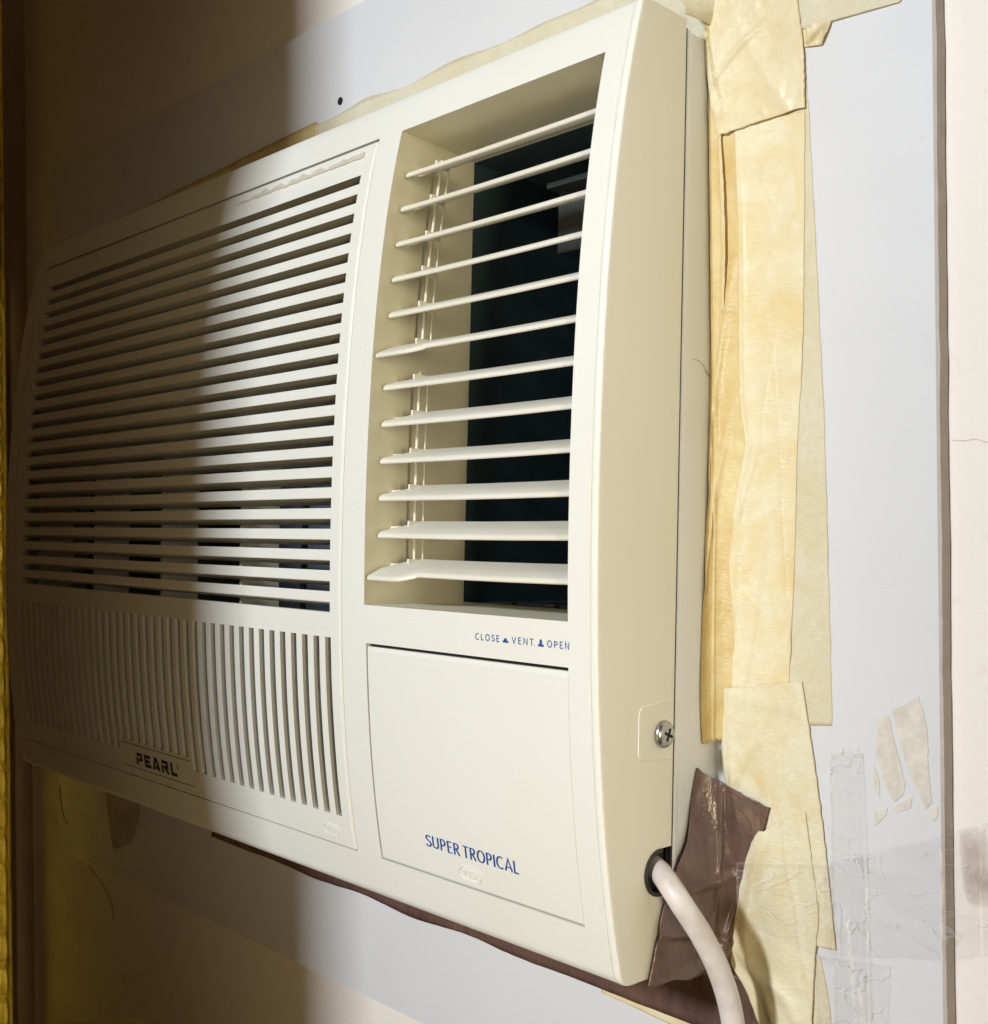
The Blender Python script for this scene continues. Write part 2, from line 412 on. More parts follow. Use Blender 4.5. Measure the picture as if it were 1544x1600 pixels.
# --- boss for the fixing screw: faint raised outline on the cheek
def ribbon_on_cheek(pts, wdt, hgt):
    P = [Vector((0, a, b)) for a, b in pts]; V, F = [], []
    for i, p in enumerate(P):
        t = (P[min(i + 1, len(P) - 1)] - P[max(i - 1, 0)]).normalized(); nrm = Vector((0, -t.z, t.y))
        for s, h in ((-1, 0), (-.4, hgt), (.4, hgt), (1, 0)):
            q = p + nrm * wdt * s; V.append((h + .00005, q.y, q.z))
    for i in range(len(P) - 1):
        for k in range(3): F.append((4 * i + k, 4 * i + k + 1, 4 * i + 5 + k, 4 * i + 4 + k))
    return V, F
rim = [(-.0008, -.0862)] + [(-.0205, -.0882)] + [(-.0215 - .0035 * math.sin(a), -.0918 + .0035 * math.cos(a)) for a in [R(d) for d in range(10, 91, 20)]] \
    + [(-.025, -.1085)] + [(-.0215 - .0035 * math.cos(a), -.1085 - .0035 * math.sin(a)) for a in [R(d) for d in range(10, 91, 20)]] + [(-.0008, -.1128)]
obj('screw_boss_outline', *ribbon_on_cheek(rim, .00045, .00035), M_white, ac, smooth=True)
# screw: pan head with a cross recess
scy, scz = -.0078, -.1014
sv, sf = [], []
prf = [(.0060, 0), (.0062, .0008), (.0058, .0018), (.0046, .0027), (.0030, .0031), (.0, .0032)]
for r, h in prf:
    for k in range(28):
        a = 2 * math.pi * k / 28; sv.append((h + .0003, scy + r * math.cos(a), scz + r * math.sin(a)))
for i in range(len(prf) - 1):
    for k in range(28): sf.append((i * 28 + k, i * 28 + (k + 1) % 28, (i + 1) * 28 + (k + 1) % 28, (i + 1) * 28 + k))
scr = obj('screw', sv, sf, M_screw, ac, smooth=True, angle=50)
def rot_box(cy, cz, ly, lz, x0, x1, ang):
    v, f = box(x0, x1, -ly, ly, -lz, lz); c, s = math.cos(ang), math.sin(ang)
    return [(x, cy + y * c - z * s, cz + y * s + z * c) for x, y, z in v], f
obj('cross_recess', *merge([rot_box(scy, scz, .0030, .00062, .0025, .00362, R(68)), rot_box(scy, scz, .0030, .00062, .0025, .00358, R(158))]), M_hole, scr)

# --- cabinet (sheet-steel sleeve) running back through the wall
CX0, CX1, CZ0, CZ1 = -.646, -.0018, -.203, .2245
cv, cf = merge([box(CX1 - .0015, CX1, .0005, .30, CZ0, CZ1), box(CX0, CX0 + .0015, .0005, .30, CZ0, CZ1),
                box(CX0 + .0016, CX1 - .0016, .0005, .30, CZ1 - .0015, CZ1), box(CX0 + .0016, CX1 - .0016, .0005, .30, CZ0, CZ0 + .0015),
                box(CX0 + .0016, CX1 - .0016, .2985, .30, CZ0 + .0016, CZ1 - .0016)])
cab = obj('cabinet', cv, cf, M_cab, ac)
# rolled front lip of the sleeve
lip = [(CX1 - .0004, .0013), (CX1 + .0003, .0015), (CX1 + .0009, .0022), (CX1 + .0011, .0032), (CX1 + .0009, .0044), (CX1 - .0002, .0075)]
lv = []
for z in (CZ0, CZ1):
    for x, y in lip: lv.append((x, y, z))
m = len(lip)
obj('cabinet_lip', lv, [(k, k + 1, m + k + 1, m + k) for k in range(m - 1)], M_cab, cab, smooth=True, angle=80)
obj('seam_shade_strip', *box(CX1 - .0010, -.0002, .0001, .0012, CZ0, CZ1), M_rubber_shade, ac)  # dark strip added for the shadow line behind the panel's rear edge
# dark liner inside
obj('chassis_liner', *merge([box(-.641, -.640, .012, .29, -.198, .219), box(-.641, -.010, .285, .290, -.198, .219), box(-.641, -.010, .012, .285, .2185, .2195),
                             box(-.641, -.010, .012, .285, -.199, -.198)]), M_dark, ac)
for (x0, x1, z0, z1, y) in [(-.645, -.6335, -.20, .22, -.012), (-.1812, -.1640, -.20, .22, -.012)]:
    pass
# --- cooling coil behind the grille
coil = obj('cooling_coil', *box(-.632, -.182, .012, .030, -.190, .210), M_coil, ac)
for xx in (-.1812,):
    obj('inner_bulkhead', *box(-.1800, -.1775, -.022, .285, -.198, .2185), M_dark, ac)
# --- vertical support plates behind the slats
for xf in (-.2848, -.3875, -.4925, -.595):
    xp = xf - 1.62 * .0150
    Zs = [-.060 + .25 * k / 24 for k in range(25)]; V, F = [], []
    for z in Zs:
        a, b = prof(z) + .0150, prof(z) + .0420
        V += [(xp, a, z), (xp + .0022, a, z), (xp + .0030, b, z), (xp - .0008, b, z)]
    for k in range(24):
        for q in range(4): F.append((4 * k + q, 4 * k + (q + 1) % 4, 4 * k + 4 + (q + 1) % 4, 4 * k + 4 + q))
    F += [(0, 1, 2, 3), (96, 97, 98, 99)]
    obj('support_plate', V, F, M_side, ac, smooth=True)

# --- louvre outlet duct
duct = []
Zs = [OZ0 + (OZ1 - OZ0) * k / 40 for k in range(41)]
V, F = [], []
ys = [0, .2, .45, .7, 1.0]
def duct_wall(xf, xb):
    p = len(V)
    for z in Zs:
        for u in ys: V.append((xf + (xb - xf) * u ** 1.6, prof(z) * (1 - u) + .024 * u, z))
    n5 = len(ys)
    for j in range(40):
        for q in range(n5 - 1): F.append((p + j * n5 + q, p + j * n5 + q + 1, p + (j + 1) * n5 + q + 1, p + (j + 1) * n5 + q))
    return p
pl = duct_wall(OX0, OX0 - .0085); pr = duct_wall(OX1, OX1 + .003)
n5 = len(ys)
for q in range(n5 - 1):
    F.append((pl + q, pl + q + 1, pr + q + 1, pr + q)); F.append((pl + 40 * n5 + q, pl + 40 * n5 + q + 1, pr + 40 * n5 + q + 1, pr + 40 * n5 + q))
obj('outlet_duct', V, F, M_side, ac, smooth=True, angle=30)
obj('blower_duct', *merge([box(-.1765, -.1705, .0245, .284, -.060, .215), box(-.1705, -.0085, .200, .284, -.060, .215), box(-.1705, -.0085, .0245, .200, .2065, .215),
                           box(-.1705, -.0085, .0245, .200, -.060, -.0512), box(-.0130, -.0085, .0245, .200, -.0512, .2065)]), M_navy, ac)
obj('inner_bracket', *merge([box(-.126, -.0900, .050, .053, .150, .1880), box(-.126, -.0900, .040, .050, .1850, .1880)]), M_bracket, ac)
for k in range(5):
    obj('foam_scrap', *box(-.14 + .026 * k, -.136 + .026 * k + .003 * (k % 2), .030 + .004 * (k % 3), .034 + .004 * (k % 3), -.0512, -.0494), M_clip, ac)

# --- louvre blades
SL = math.tan(R(19.5))
def blade(zf, handle, idx):
    tlt = SL * (1 + .05 * math.sin(idx * 2.1))
    ch = .0225; th = .0019
    y0 = pf(zf) + .0068
    # stations: (x, front extension, rear fraction)
    if handle: S = [(-.1600, .0062, .42), (-.1575, .0064, .55), (-.1555, .0064, .80), (-.1500, .0064, 1), (-.1400, .0064, 1), (-.1355, .0058, 1), (-.1320, .0036, 1), (-.1285, .0008, 1), (-.1265, 0, 1), (-.10, 0, 1), (-.06, 0, 1), (-.0178, 0, 1)]
    else: S = [(-.1598, -.0004, .30), (-.1575, 0, .46), (-.1558, 0, .62), (-.1535, 0, .72), (-.1505, 0, .97), (-.146, 0, 1), (-.10, 0, 1), (-.06, 0, 1), (-.0178, 0, 1)]
    V, F = [], []
    for x, ext, rf in S:
        sag = .0004 * math.sin((x + .16) / .142 * math.pi)
        a = -ext; b = ch * rf
        sect = [(a, -.15), (a + .0004, .45), (a + .0016, .78), (b * .45, 1.0), (b - .001, .50), (b, 0), (b - .001, -.40), (b * .45, -.55), (a + .0018, -.62), (a + .0004, -.50)]
        for u, t in sect:
            V.append((x, y0 + u - t * th * .5 * tlt, zf + u * tlt + t * th - sag - (.0006 if handle and u < 0 else 0)))
    k = 10
    for i in range(len(S) - 1):
        for q in range(k): F.append((i * k + q, i * k + (q + 1) % k, (i + 1) * k + (q + 1) % k, (i + 1) * k + q))
    F.append(tuple(range(k))); F.append(tuple((len(S) - 1) * k + q for q in range(k)))
    o = obj('louvre_blade', V, F, M_blade, ac, smooth=True, angle=40)
    # pivot pin into the duct wall
    u = .0125
    v, f = lathe_tube([(-.1655, y0 + u, zf + u * tlt), (-.1545, y0 + u, zf + u * tlt)], .0013, 10)
    obj('pivot_pin', v, f, M_side, o, smooth=True)
    # raised link eyelet
    v, f = box(-.1475, -.1462, y0 + .0105, y0 + .0195, zf + .0105 * tlt, zf + .0195 * tlt + .0014)
    obj('link_eyelet', v, f, M_blade, o)
    return o
BZ = [.1812 - .01958 * k for k in range(12)]
for k, z in enumerate(BZ): blade(z, k in (5, 11), k)
for grp in (BZ[:6], BZ[6:]):
    for dy, rr, x in ((.0185, .0008, -.1500), (.0235, .0005, -.1490)):
        pts = [(x, pf(z) + .0068 + dy - .001, z + dy * SL + (.004 if i == 0 else -.001 if i == 5 else 0)) for i, z in enumerate(grp)]
        v, f = lathe_tube(spline(pts, 3), rr, 8)
        obj('link_rod', v, f, M_blade, ac, smooth=True)

# --- intake grille
grille = obj('intake_grille', [(0, 0, 0)], [], M_white, ac)
D.objects.remove(grille)
def skin(x_, z_, off=0.0): return (x_, prof(z_) + off, z_)
GO = -.0001; gap = .0008
gx0, gx1, gz0, gz1 = GX0 + gap, GX1 - gap, GZ0 + gap, GZ1 - .0014
SX0, SX1 = -.6155, -.1920
PZ = .01137; SH = .0054; ST = .1878; SB = ST - 21 * PZ - SH
VX1 = -.1915; VP = .0111; VW = .0056; NV = 39
VX0 = VX1 - VP * (NV - 1) - VW
VZ1, VZ0 = -.0700, -.1682
bi0 = 15; bi1 = 23                 # slots shortened above the badge
bx1 = VX1 - VP * bi0 + .0028; bx0 = VX1 - VP * bi1 - VW - .0028
BZT = -.1602
gz = sorted(set([gz0, gz1, SB, ST, VZ1, VZ0, BZT, -.1624, -.1631, -.1786, -.1793, .1955, .1948] + [round(-.18 + .0075 * i, 4) for i in range(51) if gz0 < -.18 + .0075 * i < gz1]))
gz = [z for i, z in enumerate(gz) if i == 0 or z - gz[i - 1] > .0003]
gx = [gx0, gx0 + .0012, VX0, SX0, -.58, bx0, bx1, -.30, SX1, VX1, gx1 - .0024, gx1 - .0016, gx1 - .0008, gx1]
gx = sorted(gx)
def gin(x, z): return (SX0 < x < SX1 and SB < z < ST) or (VX0 < x < VX1 and VZ0 < z < VZ1 and not (bx0 < x < bx1 and z < BZT))
def goff(x, z):
    o = GO
    if abs(x - (gx1 - .0016)) < 1e-6: o += .0007
    if x == gx1 or x == gx0: o += .0005
    if (abs(z + .1624) < 2e-4 or abs(z + .1631) < 2e-4 or abs(z + .1786) < 2e-4 or abs(z + .1793) < 2e-4) and bx0 - .001 < x < bx1 + .001: o += .0
    if (abs(z - .1955) < 2e-4 or abs(z - .1948) < 2e-4) and SX0 - .001 < x < SX1 + .001: o += .0006
    if z == gz1: o += .0006
    return o
V, F = [], []; nz2 = len(gz); keep = set()
for x in gx:
    for z in gz: V.append((x, prof(z) + goff(x, z), z))
NB = len(V)
for x in gx:
    for z in gz: V.append((x, prof(z) + .0040, z))
cells = {}
for i in range(len(gx) - 1):
    for j in range(nz2 - 1):
        if not gin((gx[i] + gx[i + 1]) / 2, (gz[j] + gz[j + 1]) / 2): cells[(i, j)] = 1
for (i, j) in cells:
    a, b, c, d = i * nz2 + j, (i + 1) * nz2 + j, (i + 1) * nz2 + j + 1, i * nz2 + j + 1
    F.append((a, b, c, d)); F.append((NB + a, NB + d, NB + c, NB + b))
    for (di, dj), (p, q) in {(-1, 0): (a, d), (1, 0): (b, c), (0, -1): (a, b), (0, 1): (d, c)}.items():
        if (i + di, j + dj) not in cells: F.append((p, q, NB + q, NB + p))
grille = obj('intake_grille', V, F, M_white, ac, smooth=True, angle=22)
# slats: one object each
def slat(k):
    zt = ST - PZ * k - SH; zb = ST - PZ * (k + 1); GO = .0043 if k < 0 else -.0001; d = .0145; s = -.20; V = []
    xs_ = [SX0 - .0005, SX0 + .1, SX0 + .2, SX0 + .3, SX1 + .0005]
    for x in xs_:
        wob = .00012 * noise.noise((x * 9, k * 3.3, 0))
        V += [(x, prof(zb) + GO + .0002, zb + wob), (x, prof(zb + .0005) + GO, zb + .0004 + wob), (x, prof(zt - .0005) + GO, zt - .0004 + wob), (x, prof(zt) + GO + .0002, zt + wob),
              (x, prof(zt) + d, zb + s * d + .0030 + wob), (x, prof(zb) + d, zb + s * d + wob)]
    F = []
    for i in range(len(xs_) - 1):
        for q in range(6): F.append((6 * i + q, 6 * i + (q + 1) % 6, 6 * i + 6 + (q + 1) % 6, 6 * i + 6 + q))
    F += [tuple(range(6)), tuple(range(6 * (len(xs_) - 1), 6 * len(xs_)))]
    obj('slat', V, F, M_white, grille)
for k in range(-1, 21): slat(k)
def rib(k):
    x1 = VX1 - VP * k - VW; x0 = VX1 - VP * (k + 1)
    short = bi0 <= k < bi1
    z0 = BZT if short else VZ0
    Zs = [z0 - .0004] + [z0 + (VZ1 - z0) * q / 12 for q in range(1, 12)] + [VZ1 + .0004]; V, F = [], []
    if k in (bi0 - 1, bi1): pass
    for z in Zs:
        y = prof(z) + GO
        V += [(x0, y + .0003, z), (x0 + .0003, y, z), (x1 - .0003, y, z), (x1, y + .0003, z), (x1 - .0001, y + .0036, z), (x0 + .0001, y + .0036, z)]
    for i in range(len(Zs) - 1):
        for q in range(6): F.append((6 * i + q, 6 * i + (q + 1) % 6, 6 * i + 6 + (q + 1) % 6, 6 * i + 6 + q))
    F += [tuple(range(6)), tuple(range(6 * (len(Zs) - 1), 6 * len(Zs)))]
    obj('rib', V, F, M_white, grille, smooth=True, angle=30)
for k in range(NV - 1): rib(k)

# --- control door
V, F = [], []
dg = .0007
dx0, dx1, dz0, dz1 = DX0 + dg, DX1 - .0004, DZ0 + .0008, DZ1 - .0017
dxs = [dx0, dx0 + .0005, -.12, -.08, -.045, dx1 - .0004, dx1]; dzs = [dz0, dz0 + .0005] + [dz0 + (dz1 - dz0) * k / 16 for k in range(1, 16)] + [dz1 - .0024, dz1 - .0019, dz1]
for x in dxs:
    for z in dzs:
        o = .00005
        if x in (dx0, dx1) or z == dz0: o = .0005
        if z == dz1: o = .0008
        if z == dzs[-2]: o = .0003
        V.append((x, prof(z) + o, z))
m = len(dzs); NB = len(V)
for x in dxs:
    for z in dzs: V.append((x, prof(z) + .0038, z))
for i in range(len(dxs) - 1):
    for j in range(m - 1):
        F.append((i * m + j, (i + 1) * m + j, (i + 1) * m + j + 1, i * m + j + 1))
for i in range(len(dxs) - 1):
    for j in (0, m - 1): F.append((i * m + j, (i + 1) * m + j, NB + (i + 1) * m + j, NB + i * m + j))
for j in range(m - 1):
    for i in (0, len(dxs) - 1): F.append((i * m + j, i * m + j + 1, NB + i * m + j + 1, NB + i * m + j))
door = obj('control_door', V, F, M_white, ac, smooth=True, angle=22)
obj('door_gap', *box(DX0 + .0002, DX1 - .0002, prof(DZ1) + .0030, prof(DZ1) + .0040, DZ1 - .0026, DZ1 - .0002), M_hole, door)

# ------------------------------------------------------------------ lettering (stroke alphabet, mapped on to the face)
def arc(cx, cy, rx, ry, a0, a1, n=14): return [(cx + rx * math.cos(R(a0 + (a1 - a0) * i / n)), cy + ry * math.sin(R(a0 + (a1 - a0) * i / n))) for i in range(n + 1)]
GL = {  # letter: (width, [strokes])   cap height 1
    'S': (.46, [arc(.235, .755, .185, .195, 25, 200, 12) + arc(.225, .27, .215, .225, 95, -160, 16)[1:]]),
    'U': (.60, [[(.07, 1), (.07, .32)] + arc(.30, .30, .23, .25, 180, 360)[1:] + [(.53, 1)]]),
    'P': (.50, [[(.07, 0), (.07, 1)], [(.07, .95)] + arc(.22, .70, .22, .25, 90, -90) + [(.07, .45)]]),
    'E': (.44, [[(.07, 0), (.07, 1)], [(.07, .955), (.42, .955)], [(.07, .52), (.38, .52)], [(.07, .045), (.42, .045)]]),
    'R': (.52, [[(.07, 0), (.07, 1)], [(.07, .95)] + arc(.22, .73, .20, .22, 90, -90) + [(.07, .51)], [(.22, .51), (.50, 0)]]),
    'T': (.52, [[(.26, 0), (.26, 1)], [(.0, .955), (.52, .955)]]),
    'O': (.70, [arc(.35, .5, .295, .47, 90, 450, 28)]),
    'I': (.14, [[(.07, 0), (.07, 1)]]),
    'C': (.60, [arc(.36, .5, .30, .47, 52, 308, 22)]),
    'A': (.62, [[(.03, 0), (.31, 1), (.59, 0)], [(.13, .30), (.49, .30)]]),
    'L': (.42, [[(.07, 1), (.07, .045), (.42, .045)]]),
    'V': (.58, [[(.03, 1), (.29, 0), (.55, 1)]]),
    'N': (.60, [[(.07, 0), (.07, 1), (.53, 0), (.53, 1)]]),
    'H': (.58, [[(.07, 0), (.07, 1)], [(.51, 0), (.51, 1)], [(.07, .5), (.51, .5)]]),
    '.': (.14, [[(.05, .0), (.05, .10)]]),
}
def stroke(pts, w):
    P = [Vector((a, b, 0)) for a, b in pts]; V = []; F = []
    closed = (P[0] - P[-1]).length < 1e-4
    for i, p in enumerate(P):
        a = (p - P[i - 1]).normalized() if i else None; b = (P[i + 1] - p).normalized() if i < len(P) - 1 else None
        if closed and a is None: a = (P[-1] - P[-2]).normalized()
        if closed and b is None: b = (P[1] - P[0]).normalized()
        a = a or b; b = b or a
        na = Vector((-a.y, a.x, 0)); nb = Vector((-b.y, b.x, 0)); mt = (na + nb)
        mt = mt.normalized() if mt.length > 1e-3 else na
        k = 1 / max(.45, mt.dot(na)); ww = w((a + b).normalized()) if callable(w) else w
        V += [p + mt * ww * k / 2, p - mt * ww * k / 2]
    for i in range(len(P) - 1): F.append((2 * i, 2 * i + 1, 2 * i + 3, 2 * i + 2))
    return V, F
def modul(th, tn): return lambda d: tn + (th - tn) * abs(d.y) ** 1.2
def word(txt, x0, x1, z0, h, w, xs=1.0, track=.12, lift=.00015, thick=0.0):
    """lay a word out to run exactly from x0 to x1 with cap height h on the front face"""
    tot = sum(GL[c][0] for c in txt) + track * (len(txt) - 1); k = (x1 - x0) / tot; parts = []; cx = x0
    for c in txt:
        gw, sts = GL[c]
        for si, s in enumerate(sts):
            pts = [(q[0] * k / h, q[1]) for q in s]
            v, f = stroke(pts, w)
            v = [(cx + p.x * h, prof(z0 + p.y * h) - lift - .00002 * si, z0 + p.y * h) for p in v]
            if thick:
                n_ = len(v); bot = [(a, b + thick, c2) for a, b, c2 in v]
                ff = list(f)
                for i in range(0, n_ - 2, 2): ff += [(i, i + 2, n_ + i + 2, n_ + i), (i + 1, i + 3, n_ + i + 3, n_ + i + 1)]
                ff += [(0, 1, n_ + 1, n_), (n_ - 2, n_ - 1, 2 * n_ - 1, 2 * n_ - 2)]
                v = v + bot; f = ff
            parts.append((v, f))
        cx += (gw + track) * k
    return merge(parts)
opt = modul(.175, .095)
obj('lettering', *word('SUPER', -.1206, -.0955, -.1700, .0060, opt, track=.13, lift=.0002), M_blue, door, label='blue lettering reading SUPER')
obj('lettering', *word('TROPICAL', -.0930, -.0548, -.1700, .0060, opt, track=.115, lift=.0002), M_blue, door, label='blue lettering reading TROPICAL')
for t_, a, b in (('CLOSE', -.0758, -.0596), ('VENT', -.0513, -.0376), ('.', -.0372, -.0366), ('OPEN', -.0292, -.0160)):
    obj('lettering', *word(t_, a, b, -.0627, .0030, .15, track=.28), M_blue, D.objects['front_panel'], label='blue lettering reading ' + t_ if t_ != '.' else 'blue full stop')
def mark(x0, x1, z0, h, capw):
    mid = (x0 + x1) / 2; a = .35 * h; parts = []
    pts = [(x0, z0), (x1, z0), (x1 - .0001, z0 + .0009), (mid + capw, z0 + .0010), (mid + capw * .8, z0 + h), (mid - capw * .8, z0 + h), (mid - capw, z0 + .0010), (x0 + .0001, z0 + .0009)]
    return [(x, prof(z) - .00015, z) for x, z in pts], [tuple(range(8))]
obj('vent_closed_mark', *mark(-.0574, -.0536, -.0627, .0020, .0010), M_blue, D.objects['front_panel'])
obj('vent_open_mark', *mark(-.0349, -.0313, -.0628, .0032, .0008), M_blue, D.objects['front_panel'])
# badge: bold block capitals
BL = {
    'P': (1.0, [[(.16, 0), (.16, .62)], [(.16, .86), (.80, .86), (.84, .52), (.52, .40), (.36, .40)]]),
    'E': (.95, [[(.16, 0), (.16, 1)], [(.16, .87), (.90, .87)], [(.16, .5), (.78, .5)], [(.16, .13), (.92, .13)]]),
    'A': (1.05, [[(.12, 0), (.42, .88), (.62, .88), (.92, 0)], [(.40, .22), (.78, .22)]]),
    'R': (1.05, [[(.16, 0), (.16, .62)], [(.10, .87), (.80, .87), (.86, .56), (.50, .46), (.92, 0)]]),
    'L': (.85, [[(.16, 1), (.16, .13), (.86, .13)]]),
}
parts = []; cx = -.4335; bh = .0088; bw = .0104
for c in 'PEARL':
    gw, sts = BL[c]
    for si, s in enumerate(sts):
        v, f = stroke(s, .25); v = [(cx + p.x * bw, prof(-.1762 + p.y * bh) - .00035 - .00003 * si, -.1762 + p.y * bh) for p in v]; parts.append((v, f))
    cx += bw * (gw + .17)
v, f = stroke([(0, .62), (0, 1.0)], .12); parts.append(([(cx + p.x * bw, prof(-.1762 + p.y * bh) - .00035, -.1762 + p.y * bh) for p in v], f))
for zg in (-.1624, -.1790):
    obj('badge_groove_shade', *box(bx0 + .0015, bx1 - .0005, prof(zg) - .00012, prof(zg) + .0006, zg - .00038, zg + .00038), M_hole, grille)  # dark strips on the face, standing in for the shade of grooves
obj('badge_lettering', *merge(parts), M_ink, grille, label='dark blue badge lettering reading PEARL')
# embossed PUSH ovals
def oval(cx, cz, rx, rz, parent):
    pts = [(cx + (rx - rz) * (1 if math.cos(a) > 0 else -1) + rz * math.cos(a), cz + rz * math.sin(a)) for a in [2 * math.pi * (k + .5) / 28 for k in range(28)]]
    V, F = [], []
    for s, h in ((1.0, .0), (.95, -.0004), (.84, -.0004), (.78, .0)):
        for x, z in pts: V.append((cx + (x - cx) * (1 - (1 - s) * rz / rx) , prof(z) + h - .00003, cz + (z - cz) * s))
    for q in range(3):
        for k in range(28): F.append((q * 28 + k, q * 28 + (k + 1) % 28, q * 28 + 28 + (k + 1) % 28, q * 28 + 28 + k))
    t_ = obj('push_mark', V, F, M_white, parent, smooth=True, angle=60)
    obj('embossed_lettering', *word('PUSH', cx - rx * .68, cx + rx * .68, cz - rz * .48, rz * .95, .20, track=.10, lift=.00035, thick=.0004), M_white, parent, label='embossed lettering reading PUSH')
oval(-.2030, -.1778, .0075, .0032, grille)
oval(-.0895, -.1780, .0080, .0034, door)
# old glue and tape remnant along the grille's upper rail
V, F = [], []
n = 90
for i in range(n + 1):
    x = -.33 + .137 * i / n
    lo = .1985 + .0010 * noise.noise((x * 160, 1, 0)) ; hi = lo + max(.0002, (.0030 + .0032 * noise.noise((x * 120, 5, 0))) * min(1, (i + 3) / 25))
    hi = min(hi, .2045)
    V += [(x, prof(lo) - .00035, lo), (x, prof(hi) - .0004 - .0002 * noise.noise((x * 300, 2, 2)), hi)]
for i in range(n): F.append((2 * i, 2 * i + 1, 2 * i + 3, 2 * i + 2))
obj('glue_remnant', V, F, crepe('dried_glue', (.80, .75, .66), (.70, .62, .50), .75, .1, 12.0), grille, smooth=True)
# pencil scratches on the sleeve
for pts in ([(.0125, .0712), (.0165, .0712), (.0205, .0695)], [(.0195, .0702), (.0225, .0672), (.0262, .0648)], [(.0215, .0670), (.0250, .0648), (.0290, .0634)]):
    v, f = lathe_tube(spline([(CX1 + .00008, y, z) for y, z in pts], 5), .00012, 5)
    obj('scratch', v, f, M_hair, cab)

# ================================================================== POWER CABLE
cp = spline([(-.030, -.0400, -.1600), (-.010, -.0438, -.1608), (.000, -.0468, -.1620), (.0090, -.0508, -.1655), (.0162, -.0508, -.1730), (.0218, -.0446, -.1866), (.0258, -.0373, -.2040), (.0280, -.0316, -.2260), (.0290, -.0290, -.2600), (.0292, -.0285, -.3000)], 8)
v, f = lathe_tube(cp, .00515, 20)
# round softly where it leaves the notch
cable = obj('power_cable', v, f, M_cable, None, smooth=True, label='thick off-white power cable leaving the notch in the unit side', category='cable')
# rubber lining of the notch
gv, gf = [], []
for k in range(25):
    a = R(80 + 215 * k / 24)
    for r in (.0106, .0088):
        for x in (.0006, -.004): gv.append((x, HC[0] + r * math.cos(a), HC[1] + r * math.sin(a)))
for k in range(24):
    for q, q2 in ((0, 1), (1, 3), (3, 2), (2, 0)): gf.append((4 * k + q, 4 * k + q2, 4 * k + 4 + q2, 4 * k + 4 + q))
obj('notch_lining', gv, gf, M_rubber_shade, ac, smooth=True)
obj('notch_shadow_plate', *box(-.0048, -.0044, -.020, .0004, -.180, -.150), M_rubber_shade, ac)

# ================================================================== TAPES
def tape(name, left, right, mat, label, ctrl=None, nu=18, nv=60, wr=.0006, wscale=60, seed=0, ragged=.0005, thick=.00006, lift=0.0, folds=(), cat='tape', group=None, endrag=(0, 0)):
    """a strip between a left and a right edge (3D polylines, top to bottom); ctrl = corner pull for strips bridging cabinet and wall"""
    L = spline(left, 8); Rr = spline(right, 8); V, F = [], []; E = []
    wu = (Vector(left[0]) - Vector(right[0])).length; wv_ = (Vector(left[0]) - Vector(left[-1])).length
    for j in range(nv + 1):
        t = j / nv; a = poly_at(L, t); b = poly_at(Rr, t)
        jag = ragged * noise.noise((seed, t * 37, 1)); jag2 = ragged * noise.noise((seed + 5, t * 31, 2))
        for i in range(nu + 1):
            u = i / nu
            if ctrl:
                c = Vector((a.x + ctrl[0], b.y + ctrl[1], (a.z + b.z) / 2)); p = a * (1 - u) ** 2 + c * 2 * u * (1 - u) + b * u * u
                tg = (c - a) * (1 - u) + (b - c) * u
            else: p = a.lerp(b, u); tg = b - a
            nrm = Vector((tg.y, -tg.x, 0)).normalized()
            if nrm.y > 0: nrm = -nrm
            e = max(0.0, min(1, min(u, 1 - u) * 7)); e = .25 + .75 * e
            q = Vector((p.x * wscale, p.y * wscale, p.z * wscale * .55 + seed))
            h = wr * e * max(0.0, .15 + .6 * noise.noise(q) + .5 * abs(noise.noise(q * 2.1)) + .2 * noise.noise(q * 5))
            for (fu, fv, du, dv, wd, amp) in folds:       # creases: line through (fu,fv) along (du,dv)
                dx, dz = (u - fu), (t - fv); along = dx * du + dz * dv; ac_ = abs(dx * -dv + dz * du)
                if -.5 < along < .5: h += amp * math.exp(-(ac_ / wd) ** 2) * math.cos(along * math.pi) ** .7
            z = p.z
            if j == 0 and endrag[0]: z += endrag[0] * noise.noise((seed, u * 9, 4))
            if j == nv and endrag[1]: z += endrag[1] * noise.noise((seed, u * 9, 7))
            x = p.x + (jag if i == 0 else 0) + (jag2 if i == nu else 0)
            V.append(Vector((x, p.y, z)) + nrm * (h + lift))
            de = min(min(u, 1 - u) * wu, min(t, 1 - t) * wv_) / .0016; E.append(max(0, 1 - de) * (.6 + .4 * noise.noise((p.z * 90, u * 4, seed))) + .35 * max(0, min(1, h / .0016 - .5)))
    w_ = nu + 1
    for j in range(nv):
        for i in range(nu): F.append((j * w_ + i, j * w_ + i + 1, (j + 1) * w_ + i + 1, (j + 1) * w_ + i))
    o = obj(name, V, F, mat, None, smooth=True, angle=70, label=label, category=cat)
    at = o.data.attributes.new('edge', 'FLOAT', 'POINT'); at.data.foreach_set('value', E)
    if name != 'clear_tape': md = o.modifiers.new('t', 'SOLIDIFY'); md.thickness = thick; md.offset = 0
    if group: o['group'] = group
    return o
def W(pts, y=-.0006): return [(x, y, z) for x, z in pts]
G1 = 'masking tapes sealing the unit edge'
# pale outer strip on the board
tape('masking_tape', W([(.018, .232), (.022, .13), (.026, .05), (.028, -.02), (.029, -.0985)], -.0002),
     W([(.0474, .232), (.0508, .193), (.0537, .137), (.0571, .055), (.0580, .028), (.0598, -.0755), (.0597, -.0956)], -.0002), M_tapeB,
     'pale straight strip of masking tape farthest right of the vertical tapes', nu=40, nv=160, wr=.00022, seed=1, endrag=(0, .001), group=G1,
     folds=((.75, .93, .8, -.6, .012, .0005),))
